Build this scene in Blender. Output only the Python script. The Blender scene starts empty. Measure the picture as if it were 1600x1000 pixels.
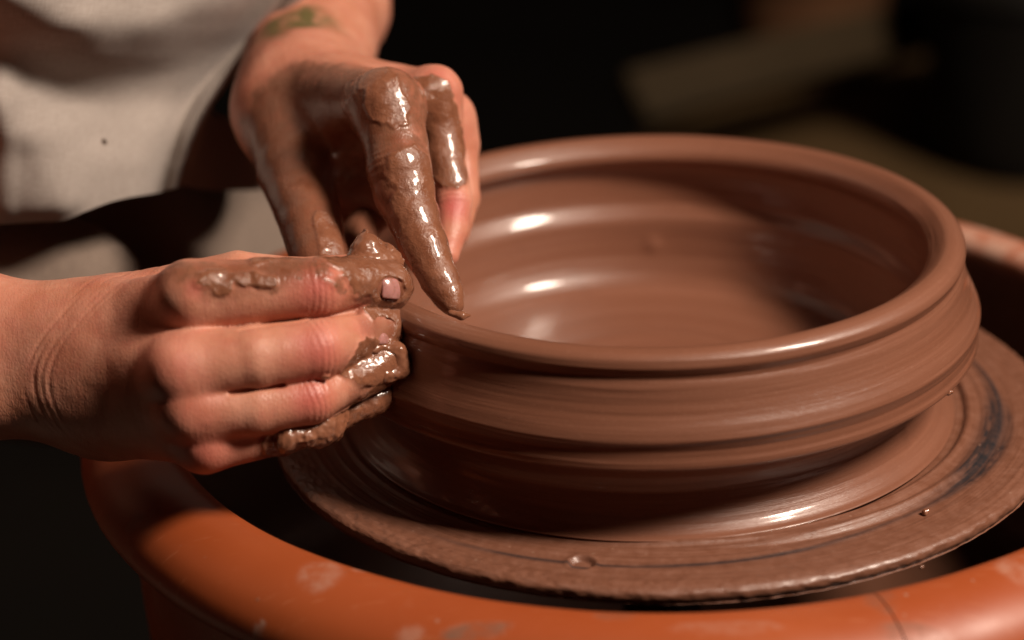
import bpy, math, random
import numpy as np
from mathutils import Vector, Matrix
R = math.radians
S = bpy.context.scene
col = S.collection

# ------------------------------------------------------------------ camera
cd = bpy.data.cameras.new('camera')
cd.sensor_width = 36.0; cd.lens = 85.5; cd.clip_start = 0.02; cd.clip_end = 60
cam = bpy.data.objects.new('camera', cd); col.objects.link(cam)
_fw = Vector((0, .92152763, -.38831279)); _r = Vector((.99953491, -.0118417, -.02810224)); _u = Vector((.03049527, .38813219, .92109904))
cam.matrix_world = Matrix(((_r.x, _u.x, -_fw.x, -.0572), (_r.y, _u.y, -_fw.y, -.86388824), (_r.z, _u.z, -_fw.z, .39994335), (0, 0, 0, 1)))
cd.dof.use_dof = True; cd.dof.focus_distance = .866; cd.dof.aperture_fstop = 4.0; cd.dof.aperture_blades = 9
S.camera = cam

# ------------------------------------------------------------------ world, lights, exposure
w = bpy.data.worlds.new('World'); S.world = w; w.use_nodes = True
bg = w.node_tree.nodes['Background']; bg.inputs[0].default_value = (.9, .48, .30, 1); bg.inputs[1].default_value = .002
S.view_settings.view_transform = 'Standard'; S.view_settings.look = 'None'
S.view_settings.exposure = 0; S.view_settings.gamma = 1
S.render.engine = 'CYCLES'
S.cycles.use_denoising = True

def area(name, loc, target, size, size_y, power, colr):
    l = bpy.data.lights.new(name, 'AREA'); l.shape = 'RECTANGLE'; l.size = size; l.size_y = size_y
    l.energy = power; l.color = colr
    o = bpy.data.objects.new(name, l); col.objects.link(o); o.location = loc
    d = Vector(target) - Vector(loc); o.rotation_euler = d.to_track_quat('-Z', 'Y').to_euler()
    return o
area('softbox', (1.00, -.54, 1.34), (-.03, -.03, .05), .30, .42, 51, (1, .83, .69))
area('room_bounce', (-.5, -1.7, 1.5), (-.1, 0, .05), 1.3, 1.0, .10, (1, .55, .35))

# ------------------------------------------------------------------ helpers
def tag(o, label=None, cat=None, group=None, kind=None):
    if label: o['label'] = label
    if cat: o['category'] = cat
    if group: o['group'] = group
    if kind: o['kind'] = kind
    return o
def empty(name, loc=(0, 0, 0)):
    o = bpy.data.objects.new(name, None); col.objects.link(o); o.location = loc; o.empty_display_size = .02
    return o
def mesh(name, V, F, mat, parent=None, smooth=True, attrs=None):
    me = bpy.data.meshes.new(name)
    V = np.asarray(V, np.float32)
    if isinstance(F, np.ndarray):
        n, k = F.shape
        me.vertices.add(len(V)); me.vertices.foreach_set('co', V.ravel())
        me.loops.add(n * k); me.loops.foreach_set('vertex_index', F.astype(np.int32).ravel())
        me.polygons.add(n); me.polygons.foreach_set('loop_start', np.arange(0, n * k, k, dtype=np.int32))
        me.polygons.foreach_set('loop_total', np.full(n, k, np.int32))
        me.update(calc_edges=True)
    else:
        me.from_pydata([tuple(map(float, v)) for v in V], [], F)
    if smooth: me.polygons.foreach_set('use_smooth', np.ones(len(me.polygons), bool))
    for k_, a in (attrs or {}).items():
        a = np.asarray(a, np.float32)
        if a.ndim == 1:
            at = me.attributes.new(k_, 'FLOAT', 'POINT'); at.data.foreach_set('value', a)
        else:
            at = me.attributes.new(k_, 'FLOAT_VECTOR', 'POINT'); at.data.foreach_set('vector', a.ravel())
    me.validate()
    me.materials.append(mat)
    o = bpy.data.objects.new(name, me); col.objects.link(o)
    if parent: o.parent = parent
    return o

# value noise, vectorised -----------------------------------------------------
def _h(x, y, z, s):
    n = (x * 374761393 + y * 668265263 + z * 2147483647 + s * 974634777) & 0xffffffff
    n = ((n ^ (n >> 13)) * 1274126177) & 0xffffffff
    n = ((n ^ (n >> 16)) * 2246822519) & 0xffffffff
    return ((n ^ (n >> 15)) & 0xffff).astype(np.float32) / 65535.
def noise(P, scale, seed=0):
    q = np.asarray(P) * scale + 1000.5 + seed * 7.31
    i = np.floor(q).astype(np.int64); f = (q - i).astype(np.float32); f = f * f * (3 - 2 * f)
    r = 0
    for a in (0, 1):
        for b in (0, 1):
            for c in (0, 1):
                wgt = (f[:, 0] if a else 1 - f[:, 0]) * (f[:, 1] if b else 1 - f[:, 1]) * (f[:, 2] if c else 1 - f[:, 2])
                r = r + wgt * _h(i[:, 0] + a, i[:, 1] + b, i[:, 2] + c, seed)
    return r * 2 - 1
def fbm(P, scale, octv=3, seed=0):
    r = 0; a = 1; t = 0
    for k in range(octv):
        r = r + a * noise(P, scale * 2.03 ** k, seed + k); t += a; a *= .5
    return r / t
def sstep(a, b, x):
    t = np.clip((x - a) / (b - a), 0, 1); return t * t * (3 - 2 * t)

# signed distances ------------------------------------------------------------
def cone(P, a, b, ra, rb):
    a = np.array(a, np.float32); b = np.array(b, np.float32); ba = b - a
    pa = P - a; t = np.clip(pa @ ba / (ba @ ba), 0, 1)
    d = pa - t[:, None] * ba
    return np.sqrt((d * d).sum(1)) - (ra + (rb - ra) * t)
def smin(a, b, k):
    h = np.maximum(k - np.abs(a - b), 0) / k
    return np.minimum(a, b) - h * h * k * .25
def smax(a, b, k): return -smin(-a, -b, k)
def chain(P, pts):
    d = None
    for (a, ra), (b, rb) in zip(pts[:-1], pts[1:]):
        c = cone(P, a, b, ra, rb)
        d = c if d is None else smin(d, c, .0012)
    return d
def ball(P, c, r):
    q = P - np.array(c, np.float32); return np.sqrt((q * q).sum(1)) - r
def creases(P, at, axis, dors, width, depth, span):
    """a few fine lines across a joint on its outer side"""
    at = np.array(at); axis = np.array(axis) / np.linalg.norm(axis)
    q = P - at; s = q @ axis; near = np.exp(-((q * q).sum(1)) / span ** 2)
    dd = np.array(dors) / np.linalg.norm(dors)
    rad = q - s[:, None] * axis
    side = sstep(-.2, .5, (rad @ dd) / (np.linalg.norm(rad, axis=1) + 1e-9))
    wob = noise(P, 260, 5) * .0004
    g = 0
    for k, o_ in enumerate((-1.9, -.75, .45, 1.7)):
        g = g + (1 if k in (1, 2) else .6) * np.exp(-((s + wob - o_ * width) / (width * .30)) ** 2)
    return depth * g * near * side

def surface_nets(field, lo, hi, h, block=6, slack=None):
    """sparse surface nets: field(P)->distance; only blocks near the surface are sampled"""
    lo = np.array(lo, np.float64); hi = np.array(hi, np.float64)
    nb = np.ceil((hi - lo) / (h * block)).astype(int)
    n = nb * block + 1
    g = np.stack(np.meshgrid(*[np.arange(k) for k in nb], indexing='ij'), -1).reshape(-1, 3)
    cen = lo + (g + .5) * block * h
    d = field(cen.astype(np.float32), True)
    act = g[np.abs(d) < (block * h * .87 + (slack or .0035))]
    mask = np.zeros(n, bool)
    loc = np.stack(np.meshgrid(*[np.arange(block + 1)] * 3, indexing='ij'), -1).reshape(-1, 3)
    idx = (act[:, None] * block + loc[None]).reshape(-1, 3)
    mask[idx[:, 0], idx[:, 1], idx[:, 2]] = True
    ii = np.argwhere(mask)
    val = np.full(n, np.nan, np.float32)
    pts = (lo + ii * h).astype(np.float32)
    out = np.empty(len(pts), np.float32)
    for s in range(0, len(pts), 400000): out[s:s + 400000] = field(pts[s:s + 400000], False)
    val[ii[:, 0], ii[:, 1], ii[:, 2]] = out
    c = [(a, b, e_) for a in (0, 1) for b in (0, 1) for e_ in (0, 1)]
    sl = lambda a, m: slice(a, m - 1 + a)
    corner = [val[sl(a, n[0]), sl(b, n[1]), sl(e_, n[2])] for a, b, e_ in c]
    neg = np.zeros(n - 1, np.int8); ok = np.ones(n - 1, bool)
    for v in corner:
        with np.errstate(invalid='ignore'): neg += (v < 0)
        ok &= ~np.isnan(v)
    cell = np.argwhere(ok & (neg > 0) & (neg < 8))
    cv = np.stack([v[cell[:, 0], cell[:, 1], cell[:, 2]] for v in corner], 1)
    ca = np.array(c, np.float32)
    acc = np.zeros((len(cell), 3), np.float32); cnt = np.zeros(len(cell), np.float32)
    for i in range(8):
        for j in range(i + 1, 8):
            if np.abs(ca[i] - ca[j]).sum() == 1:
                a, b = cv[:, i], cv[:, j]; x = (a < 0) != (b < 0)
                t = np.where(x, a / np.where(x, a - b, 1), 0)
                acc += np.where(x[:, None], ca[i] + t[:, None] * (ca[j] - ca[i]), 0); cnt += x
    V = lo + (cell + acc / cnt[:, None]) * h
    cid = np.full(n - 1, -1, np.int32); cid[cell[:, 0], cell[:, 1], cell[:, 2]] = np.arange(len(cell))
    Q = []
    for ax in range(3):
        o1, o2 = [(1, 2), (2, 0), (0, 1)][ax]
        e_ = np.zeros(3, int); e_[ax] = 1
        m = n.copy(); m[ax] -= 1
        A = val[:m[0], :m[1], :m[2]]
        B = val[e_[0]:e_[0] + m[0], e_[1]:e_[1] + m[1], e_[2]:e_[2] + m[2]]
        with np.errstate(invalid='ignore'):
            X = np.argwhere(((A < 0) != (B < 0)) & ~np.isnan(A) & ~np.isnan(B))
        X = X[(X[:, o1] > 0) & (X[:, o2] > 0) & (X[:, o1] < n[o1] - 1) & (X[:, o2] < n[o2] - 1)]
        u1 = np.zeros(3, int); u1[o1] = 1; u2 = np.zeros(3, int); u2[o2] = 1
        f_ = lambda Y: cid[Y[:, 0], Y[:, 1], Y[:, 2]]
        q = np.stack([f_(X - u1 - u2), f_(X - u2), f_(X), f_(X - u1)], 1)
        good = (q >= 0).all(1); q = q[good]; X = X[good]
        inside = val[X[:, 0], X[:, 1], X[:, 2]] < 0
        q[~inside] = q[~inside][:, ::-1]
        Q.append(q)
    return V.astype(np.float32), np.concatenate(Q)

# ------------------------------------------------------------------ materials
class NT:
    def __init__(s, name):
        s.m = bpy.data.materials.new(name); s.m.use_nodes = True; s.t = s.m.node_tree
        s.b = s.t.nodes['Principled BSDF']
    def n(s, typ, **kw):
        nd = s.t.nodes.new('ShaderNode' + typ)
        for k, v in kw.items():
            if k.startswith('i_'):
                key = k[2:]; key = int(key) if key.isdigit() else key.replace('_', ' ')
                if hasattr(v, 'is_output') or isinstance(v, bpy.types.NodeSocket): s.t.links.new(v, nd.inputs[key])
                else: nd.inputs[key].default_value = v
            else: setattr(nd, k, v)
        return nd
    def noise(s, vec, scale, detail=4, rough=.55, dist=0):
        return s.n('TexNoise', i_Vector=vec, i_Scale=scale, i_Detail=detail, i_Roughness=rough, i_Distortion=dist).outputs['Fac']
    def obj(s): return s.n('TexCoord').outputs['Object']
    def attr(s, name, out='Fac'): return s.n('Attribute', attribute_name=name).outputs[out]
    def ramp(s, fac, *stops):
        r = s.n('ValToRGB', i_Fac=fac); e = r.color_ramp.elements
        while len(e) < len(stops): e.new(.5)
        for k, (p, c) in enumerate(stops):
            e[k].position = p; e[k].color = (*c, 1) if isinstance(c, tuple) else (c, c, c, 1)
        return r.outputs['Color']
    def mix(s, fac, a, b, mode='MIX'):
        nd = s.n('Mix', data_type='RGBA', blend_type=mode)
        for k, v in ((0, fac), (6, a), (7, b)):
            if isinstance(v, bpy.types.NodeSocket): s.t.links.new(v, nd.inputs[k])
            elif isinstance(v, tuple): nd.inputs[k].default_value = (*v, 1)
            else: nd.inputs[k].default_value = v
        return nd.outputs[2]
    def math(s, op, a, b=0., c=0., clamp=False):
        nd = s.n('Math', operation=op); nd.use_clamp = clamp
        for k, v in enumerate((a, b, c)):
            if isinstance(v, bpy.types.NodeSocket): s.t.links.new(v, nd.inputs[k])
            else: nd.inputs[k].default_value = v
        return nd.outputs[0]
    def bump(s, h, strength, dist, normal=None):
        nd = s.n('Bump', i_Height=h, i_Strength=strength, i_Distance=dist)
        if normal: s.t.links.new(normal, nd.inputs['Normal'])
        return nd.outputs[0]
    def set(s, **kw):
        for k, v in kw.items():
            k = k.replace('_', ' ')
            if isinstance(v, bpy.types.NodeSocket): s.t.links.new(v, s.b.inputs[k])
            else: s.b.inputs[k].default_value = (*v, 1) if isinstance(v, tuple) and len(v) == 3 and k.endswith('Color') else v
        return s.m

CLAY = (.255, .105, .060); CLAY_D = (.17, .066, .036); CLAY_L = (.34, .155, .098)

def mat_body():
    s = NT('skin_and_clay'); o = s.obj()
    n1 = s.noise(o, 55, 5, .6); n2 = s.noise(o, 420, 3, .6); n3 = s.noise(o, 18, 3)
    skin = s.mix(s.ramp(n1, (.35, 0.), (.68, 1.)), (.47, .185, .110), (.60, .285, .192))
    skin = s.mix(s.math('MULTIPLY', s.ramp(n3, (.45, 0.), (.7, 1.)), .35), skin, (.52, .17, .12))
    skin = s.mix(s.math('MULTIPLY', s.ramp(s.noise(o, 170, 4, .6), (.45, 0.), (.66, 1.)), .30), skin, (.46, .135, .10))
    skin = s.mix(s.math('MULTIPLY', s.attr('red'), .85), skin, (.50, .105, .085))
    skin = s.mix(s.attr('tattoo'), skin, (.075, .085, .022))
    stain = s.attr('stain')
    skin = s.mix(s.math('MULTIPLY', stain, s.ramp(n1, (.25, .55), (.6, 1.))), skin, (.150, .050, .023))
    film = s.math('MULTIPLY', s.attr('film'), s.ramp(s.noise(o, 210, 5, .7), (.36, .12), (.60, .92)))
    skin = s.mix(film, skin, (.195, .082, .047))
    clay = s.mix(s.ramp(s.noise(o, 140, 5, .65), (.3, 0.), (.7, 1.)), (.185, .066, .033), (.265, .108, .059))
    c = s.attr('clay')
    cm = s.ramp(c, (.42, 0.), (.55, 1.))
    base = s.mix(cm, skin, clay)
    # skin relief: fine criss-cross lines; clay relief: grit
    v = s.n('TexVoronoi', i_Vector=s.n('Mapping', i_Vector=o, i_Scale=(1.5, 1., .75)).outputs[0], i_Scale=620., feature='DISTANCE_TO_EDGE').outputs['Distance']
    sk = s.math('ADD', s.math('MULTIPLY', s.math('MINIMUM', v, .25), 1.6), n2)
    wr = s.noise(s.n('Mapping', i_Vector=o, i_Scale=(950., 130., 130.)).outputs[0], 1., 3, .5)
    sk = s.math('ADD', sk, s.math('MULTIPLY', wr, .9))
    skb = s.bump(s.math('ADD', sk, s.math('MULTIPLY', s.noise(o, 160, 4, .6), .6)), .36, .00032)
    clb = s.bump(s.math('ADD', s.noise(o, 330, 6, .62, .3), s.math('MULTIPLY', s.noise(o, 1400, 3, .6), .35)), .6, .0009)
    nm = s.n('Mix', data_type='VECTOR'); s.t.links.new(cm, nm.inputs[0]); s.t.links.new(skb, nm.inputs[4]); s.t.links.new(clb, nm.inputs[5])
    wet = s.ramp(s.noise(o, 95, 4), (.42, .16), (.62, .44))
    rough = s.mix(cm, s.ramp(n1, (.3, .40), (.7, .55)), wet)
    rough = s.mix(s.math('MULTIPLY', stain, s.math('SUBTRACT', 1., cm)), rough, (.25, .25, .25))
    rough = s.mix(s.math('MULTIPLY', film, s.math('SUBTRACT', 1., cm)), rough, (.27, .27, .27))
    s.set(Base_Color=base, Roughness=rough, Normal=nm.outputs[1], Subsurface_Weight=s.math('MULTIPLY', s.math('SUBTRACT', 1., cm), .13),
          Subsurface_Radius=(1., .35, .2), Subsurface_Scale=.006, Specular_IOR_Level=.5, Coat_Weight=s.math('MULTIPLY', cm, .65), Coat_Roughness=.09)
    return s.m
def mat_slip():
    s = NT('wet_clay_slip'); o = s.obj()
    c = s.mix(s.ramp(s.noise(o, 140, 5, .65), (.3, 0.), (.7, 1.)), (.19, .069, .035), (.27, .112, .062))
    b = s.bump(s.noise(o, 300, 5, .6, .4), .4, .0008)
    return s.set(Base_Color=c, Roughness=s.ramp(s.noise(o, 95, 4), (.42, .16), (.62, .42)), Normal=b, Coat_Weight=.8, Coat_Roughness=.08)
def mat_pot():
    s = NT('wet_thrown_clay'); cy = s.attr('cyl', 'Vector')
    st = s.noise(cy, 1., 6, .7); st2 = s.noise(cy, .22, 4, .6)
    f = s.math('ADD', s.math('MULTIPLY', st, .6), s.math('MULTIPLY', st2, .4))
    c = s.ramp(f, (.28, (.180, .071, .040)), (.5, (.208, .084, .049)), (.74, (.245, .106, .065)))
    o = s.obj()
    c = s.mix(s.math('MULTIPLY', s.ramp(s.noise(o, 900, 2), (.60, 0.), (.75, 1.)), .22), c, (.36, .19, .125))
    c = s.mix(s.math('MULTIPLY', s.ramp(s.noise(o, 30, 5, .7, .8), (.56, 0.), (.70, 1.)), .35), c, (.165, .066, .038))
    b = s.bump(st, .30, .0010)
    b = s.bump(s.noise(o, 1100, 3), .10, .0003, b)
    return s.set(Base_Color=c, Roughness=s.ramp(st2, (.3, .30), (.7, .42)), Normal=b, Coat_Weight=.55, Coat_Roughness=.11, Anisotropic=.0)
def mat_wheel():
    s = NT('clay_smeared_wheel'); cy = s.attr('cyl', 'Vector'); o = s.obj()
    st = s.noise(cy, 1., 6, .7)
    n = s.noise(o, 190, 6, .65)
    f = s.math('ADD', s.math('MULTIPLY', st, .5), s.math('MULTIPLY', n, .5))
    c = s.ramp(f, (.33, (.140, .055, .031)), (.5, (.182, .075, .044)), (.68, (.225, .100, .063)))
    bare = s.math('MULTIPLY', s.attr('bare'), s.ramp(f, (.40, 1.), (.66, .65)))
    c = s.mix(bare, c, (.018, .020, .024))
    dots = s.n('TexVoronoi', i_Vector=o, i_Scale=160., i_Randomness=1.).outputs['Distance']
    c = s.mix(s.math('MULTIPLY', s.ramp(dots, (.06, 1.), (.10, 0.)), .5), c, (.30, .17, .12))
    b = s.bump(s.math('ADD', st, n), .4, .0008)
    return s.set(Base_Color=c, Roughness=s.mix(bare, s.ramp(n, (.3, .30), (.7, .55)), (.33, .33, .33)), Normal=b, Coat_Weight=.25, Coat_Roughness=.22)
def mat_pan():
    s = NT('orange_plastic'); o = s.obj()
    n = s.noise(o, 9, 4); g = s.noise(o, 60, 5, .65)
    c = s.mix(s.ramp(n, (.35, 0.), (.7, 1.)), (.31, .062, .015), (.36, .080, .022))
    dust = s.math('MULTIPLY', s.ramp(s.noise(o, 23, 6, .7, .5), (.60, 0.), (.72, 1.)), .35)
    c = s.mix(dust, c, (.42, .20, .12))
    sm = s.attr('smear')
    sm = s.math('MULTIPLY', sm, s.ramp(g, (.38, .1), (.6, 1.)))
    c = s.mix(sm, c, s.mix(s.attr('smear_dark'), (.44, .26, .19), (.15, .085, .055)))
    dots = s.n('TexVoronoi', i_Vector=o, i_Scale=110., i_Randomness=1.).outputs['Distance']
    gate = s.ramp(s.noise(o, 14, 3), (.5, 0.), (.6, 1.))
    c = s.mix(s.math('MULTIPLY', s.math('MULTIPLY', s.ramp(dots, (.06, 1.), (.11, 0.)), gate), .85), c, (.36, .20, .14))
    c = s.mix(s.attr('mud'), c, s.mix(g, (.085, .034, .019), (.13, .055, .031)))
    # fine scratches
    mp = s.n('Mapping', i_Vector=o, i_Scale=(1., 9., 1.)); mp.inputs['Rotation'].default_value = (0, 0, .6)
    sc = s.ramp(s.noise(mp.outputs[0], 75, 3, .5), (.66, 0.), (.70, 1.))
    c = s.mix(s.math('MULTIPLY', sc, .16), c, (.60, .25, .13))
    b = s.bump(g, .12, .0006)
    return s.set(Base_Color=c, Roughness=s.math('ADD', s.math('MULTIPLY', g, .25), s.math('ADD', .33, s.math('MULTIPLY', sm, .3))), Normal=b, Specular_IOR_Level=.5)
def mat_cloth(name, c1, c2, sc=1300):
    s = NT(name); uv = s.attr('weave', 'Vector')
    mp = s.n('SeparateXYZ', i_Vector=uv)
    a = s.math('SINE', s.math('MULTIPLY', mp.outputs[0], sc * 6.28)); b_ = s.math('SINE', s.math('MULTIPLY', mp.outputs[1], sc * 6.28))
    wv = s.math('MULTIPLY', a, b_); o = s.obj()
    slub = s.noise(s.n('Mapping', i_Vector=uv, i_Scale=(1500., 170., 1.)).outputs[0], 1., 3)
    slub2 = s.noise(s.n('Mapping', i_Vector=uv, i_Scale=(170., 1500., 1.)).outputs[0], 1., 3)
    f = s.math('ADD', s.math('MULTIPLY', wv, .12), s.math('MULTIPLY', s.math('ADD', slub, slub2), .5))
    c = s.mix(s.ramp(f, (.3, 0.), (.7, 1.)), c1, c2)
    c = s.mix(s.math('MULTIPLY', s.ramp(s.noise(o, 14, 4), (.5, 0.), (.75, 1.)), .25), c, tuple(x * .8 for x in c1))
    c = s.mix(s.attr('spot'), c, (.05, .03, .02))
    b = s.bump(f, .5, .0005)
    return s.set(Base_Color=c, Roughness=.9, Normal=b, Sheen_Weight=.15, Sheen_Roughness=.5, Specular_IOR_Level=.2)
def mat_plain(name, c1, c2, scale, rough, bumpd=.002):
    s = NT(name); o = s.obj(); n = s.noise(o, scale, 6, .6)
    return s.set(Base_Color=s.mix(s.ramp(n, (.3, 0.), (.7, 1.)), c1, c2), Roughness=rough, Normal=s.bump(n, .3, bumpd), Specular_IOR_Level=.12)
M_body = mat_body(); M_slip = mat_slip(); M_pot = mat_pot(); M_wheel = mat_wheel(); M_pan = mat_pan()
M_shirt = mat_cloth('linen_cloth', (.30, .255, .225), (.415, .365, .33))
M_trousers = mat_cloth('brown_beige_cloth', (.16, .12, .095), (.23, .175, .14), 700)
s_ = NT('nail'); o_ = s_.obj()
M_nail = s_.set(Base_Color=s_.mix(s_.ramp(s_.noise(o_, 500, 4, .6), (.5, 0.), (.75, .7)), (.44, .20, .18), (.24, .11, .075)), Roughness=.22, Subsurface_Weight=.1, Subsurface_Scale=.003, Coat_Weight=.6, Coat_Roughness=.12)

# ------------------------------------------------------------------ setting: floor and dark wall
M_floor = mat_plain('dark_concrete', (.005, .004, .003), (.010, .007, .005), 3, .95)
M_wall = mat_plain('dark_wall_paint', (.012, .010, .009), (.020, .016, .013), 2, .8)
def box(name, lo, hi, mat, parent=None, rot=None, bev=.004, at=(0, 0, 0)):
    import bmesh
    bm = bmesh.new(); bmesh.ops.create_cube(bm, size=1)
    for v in bm.verts: v.co = Vector([(lo[i] + hi[i]) / 2 + v.co[i] * (hi[i] - lo[i]) for i in range(3)])
    bmesh.ops.bevel(bm, geom=bm.edges[:], offset=bev, segments=2, affect='EDGES')
    me = bpy.data.meshes.new(name); bm.to_mesh(me); bm.free(); me.materials.append(mat)
    o = bpy.data.objects.new(name, me); col.objects.link(o); o.location = at
    if rot: o.rotation_euler = rot
    if parent: o.parent = parent
    return o
FZ = -.62
tag(box('floor', (-4, -3, FZ - .1), (5, 4.2, FZ), M_floor), kind='structure')
tag(box('wall', (-4, 3.6, FZ + .002), (5, 3.8, 2.6), M_wall), kind='structure')

# ------------------------------------------------------------------ lathe helper
def crom(pts, per):
    p = np.array(pts, float); p = np.vstack([2 * p[0] - p[1], p, 2 * p[-1] - p[-2]]); out = []
    for i in range(1, len(p) - 2):
        t = np.linspace(0, 1, per, endpoint=False)[:, None]
        out.append(.5 * (2 * p[i] + (p[i + 1] - p[i - 1]) * t + (2 * p[i - 1] - 5 * p[i] + 4 * p[i + 1] - p[i + 2]) * t ** 2 + (3 * p[i] - p[i - 1] - 3 * p[i + 1] + p[i + 2]) * t ** 3))
    out.append(p[-2][None]); return np.vstack(out)
def lathe(prof, seg, t0=0, t1=2 * math.pi):
    full = abs(t1 - t0 - 2 * math.pi) < 1e-6
    th = t0 + (t1 - t0) * np.arange(seg + (0 if full else 1)) / seg
    n, m = len(prof), len(th)
    r_, z_ = prof[:, 0], prof[:, 1]
    V = np.stack([r_[:, None] * np.cos(th), r_[:, None] * np.sin(th), np.repeat(z_[:, None], m, 1)], -1)
    i = np.arange(n - 1)[:, None]; j = np.arange(m if full else m - 1)[None]; j2 = (j + 1) % m
    F = np.stack([i * m + j, i * m + j2, (i + 1) * m + j2, (i + 1) * m + j], -1).reshape(-1, 4)
    return V, F, th

# ------------------------------------------------------------------ clay bowl on the wheel
mm = .001
bowl_prof = [(40, .4), (100, .4), (116.6, .5), (115.0, 1.6), (112.4, 4), (109.8, 8), (108.0, 13), (107.6, 18), (109.2, 22), (112.0, 25.0), (114.0, 26.0), (115.2, 27.4), (119.2, 28.8),
             (120.2, 29.8), (123.2, 30.6), (124.6, 31.8), (124.7, 33.2), (124.2, 35.2), (123.9, 37.8), (124.4, 40.2), (124.9, 41.8), (124.7, 43.4), (123.5, 46.5), (121.2, 51),
             (119.2, 56), (118.2, 60), (117.5, 62.0), (117.5, 63.4), (118.2, 65.0), (118.5, 67), (117.5, 69.4), (115.0, 71), (112.0, 71.5), (109.4, 70.7), (106.8, 68.7),
             (104.6, 66.4), (103.9, 64.0), (104.9, 61.8), (107.6, 59.5), (109.2, 55.5), (108.9, 50), (108.2, 46), (107.2, 42.8), (105.2, 40.0), (103.6, 37.6), (102.8, 34.5), (102.2, 30),
             (101.2, 25), (99.8, 20), (97.6, 15.4), (94.2, 11.8), (89.6, 9.4), (82, 8.0), (72, 7.2), (58, 6.6), (50, 7.0), (36, 6.2), (20, 6.6), (6, 6.1), (.2, 6.1)]
pr = crom(bowl_prof, 5)
rng = np.random.RandomState(4)
seg = np.r_[0, np.cumsum(np.hypot(*np.diff(pr, axis=0).T))]
gro = np.interp(seg, np.arange(0, seg[-1] + 2, 1.1), rng.randn(len(np.arange(0, seg[-1] + 2, 1.1)))) * .05
gro += np.interp(seg, np.arange(0, seg[-1] + 5, 4.3), rng.randn(len(np.arange(0, seg[-1] + 5, 4.3)))) * .09
nr = np.gradient(pr, axis=0); nr /= np.linalg.norm(nr, axis=1)[:, None] + 1e-9
pr[:, 0] += gro * -nr[:, 1] * -1; pr[:, 1] += gro * nr[:, 0] * -.6
pr[:, 0] = np.maximum(pr[:, 0], .2)
V, F, th = lathe(pr * mm, 640)
hgt = V[..., 2] / .07
V[..., 0] *= 1 + .0035 * np.cos(2 * th + .6) * hgt; V[..., 1] *= 1 + .0035 * np.cos(2 * th + .6) * hgt
V[..., 2] += .0006 * np.sin(th * 2 + 1.2) * hgt
cyl = np.stack([np.cos(th)[None] * 1.4 + 0 * V[..., 0], np.sin(th)[None] * 1.4 + 0 * V[..., 0], np.repeat((seg * .55)[:, None], len(th), 1)], -1)
Vf = V.reshape(-1, 3); Cf = cyl.reshape(-1, 3)
for bx_, by_, bz_, br_, ba_ in [(0.00823, 0.10267, 0.02579, 0.0035, 0.0011), (-0.03326, 0.09748, 0.01080, 0.003, 0.0006), (-0.02326, 0.10034, 0.01080, 0.0028, 0.0007), (-0.05468, 0.08729, 0.01080, 0.0022, 0.0006), (-0.05214, 0.08883, 0.01080, 0.002, 0.0005), (0.01944, 0.10624, 0.06554, 0.002, 0.0004), (0.02352, 0.10541, 0.06489, 0.0018, 0.0005)]:
    q_ = Vf - np.array((bx_, by_, bz_)); k_ = ba_ * np.exp(-((q_ ** 2).sum(1)) / br_ ** 2)
    Vf[:, :2] -= k_[:, None] * Vf[:, :2] / np.maximum(np.hypot(Vf[:, 0], Vf[:, 1])[:, None], .02)
wob = fbm(Cf * np.array([1.6, 1.6, 1.5]), 1., 3, 9) * .00022
rr = np.hypot(Vf[:, 0], Vf[:, 1])[:, None]
Vf[:, :2] += wob[:, None] * Vf[:, :2] / np.maximum(rr, .02)
bowl = mesh('clay_bowl', Vf, F, M_pot, attrs={'cyl': Cf})
bowl.location = (-.0048, -.0027, .0012)
tag(bowl, 'wet reddish brown clay bowl with thick rolled rim turning on the wheel', 'bowl')

# ------------------------------------------------------------------ potter's wheel
wheel = empty('potters_wheel', (0, 0, FZ))
tag(wheel, "potter's wheel with a round clay smeared turning disc inside the orange pan", 'pottery wheel')
wp = [(.5, .2), (60, .2), (108, .2), (114, .2), (116.5, .3), (117.4, 1.3), (118.6, 1.9), (120.5, 1.4), (122.5, .7), (125, .9), (127, .3), (130, .35), (133, -.1), (137, .15), (140, .1), (144, .2), (147, .1), (149.6, -.4), (151, -1.4), (151.4, -2.6), (151.2, -4.0), (150.2, -5.4), (148, -6.0), (120, -6.4), (40, -6.5)]
wpr = crom(wp, 9)
V, F, th = lathe(wpr * mm, 900)
Vf = V.reshape(-1, 3); r_ = np.hypot(Vf[:, 0], Vf[:, 1]); a_ = np.arctan2(Vf[:, 1], Vf[:, 0])
C2 = np.stack([np.cos(a_) * 2.2, np.sin(a_) * 2.2, r_ * 620], -1)
top = sstep(.113, .118, r_) * sstep(-.006, -.0005, Vf[:, 2])
left = sstep(-1.2, -2.3, np.where(a_ > 1.2, a_ - 2 * np.pi, a_)) # rougher towards the front left
pit = fbm(Vf * np.array([1, 1, 1]), 330, 3, 2); pit2 = fbm(Vf, 120, 3, 12)
rough_zone = sstep(.1365, .146, r_) * (.25 + .75 * left)
dz = top * (fbm(C2, 1., 3, 3) * .00028 * (1 - rough_zone) + rough_zone * (-np.abs(pit) * .0010 + pit2 * .0004))
# smear ridge left by the sponge on the near right
arc = np.exp(-((a_ + 1.05) / .75) ** 2)
dz += arc * np.exp(-((r_ - .1235 - .006 * (a_ + 1.05)) / .0016) ** 2) * .0011 - arc * np.exp(-((r_ - .1275 - .006 * (a_ + 1.05)) / .0012) ** 2) * .0006
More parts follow.
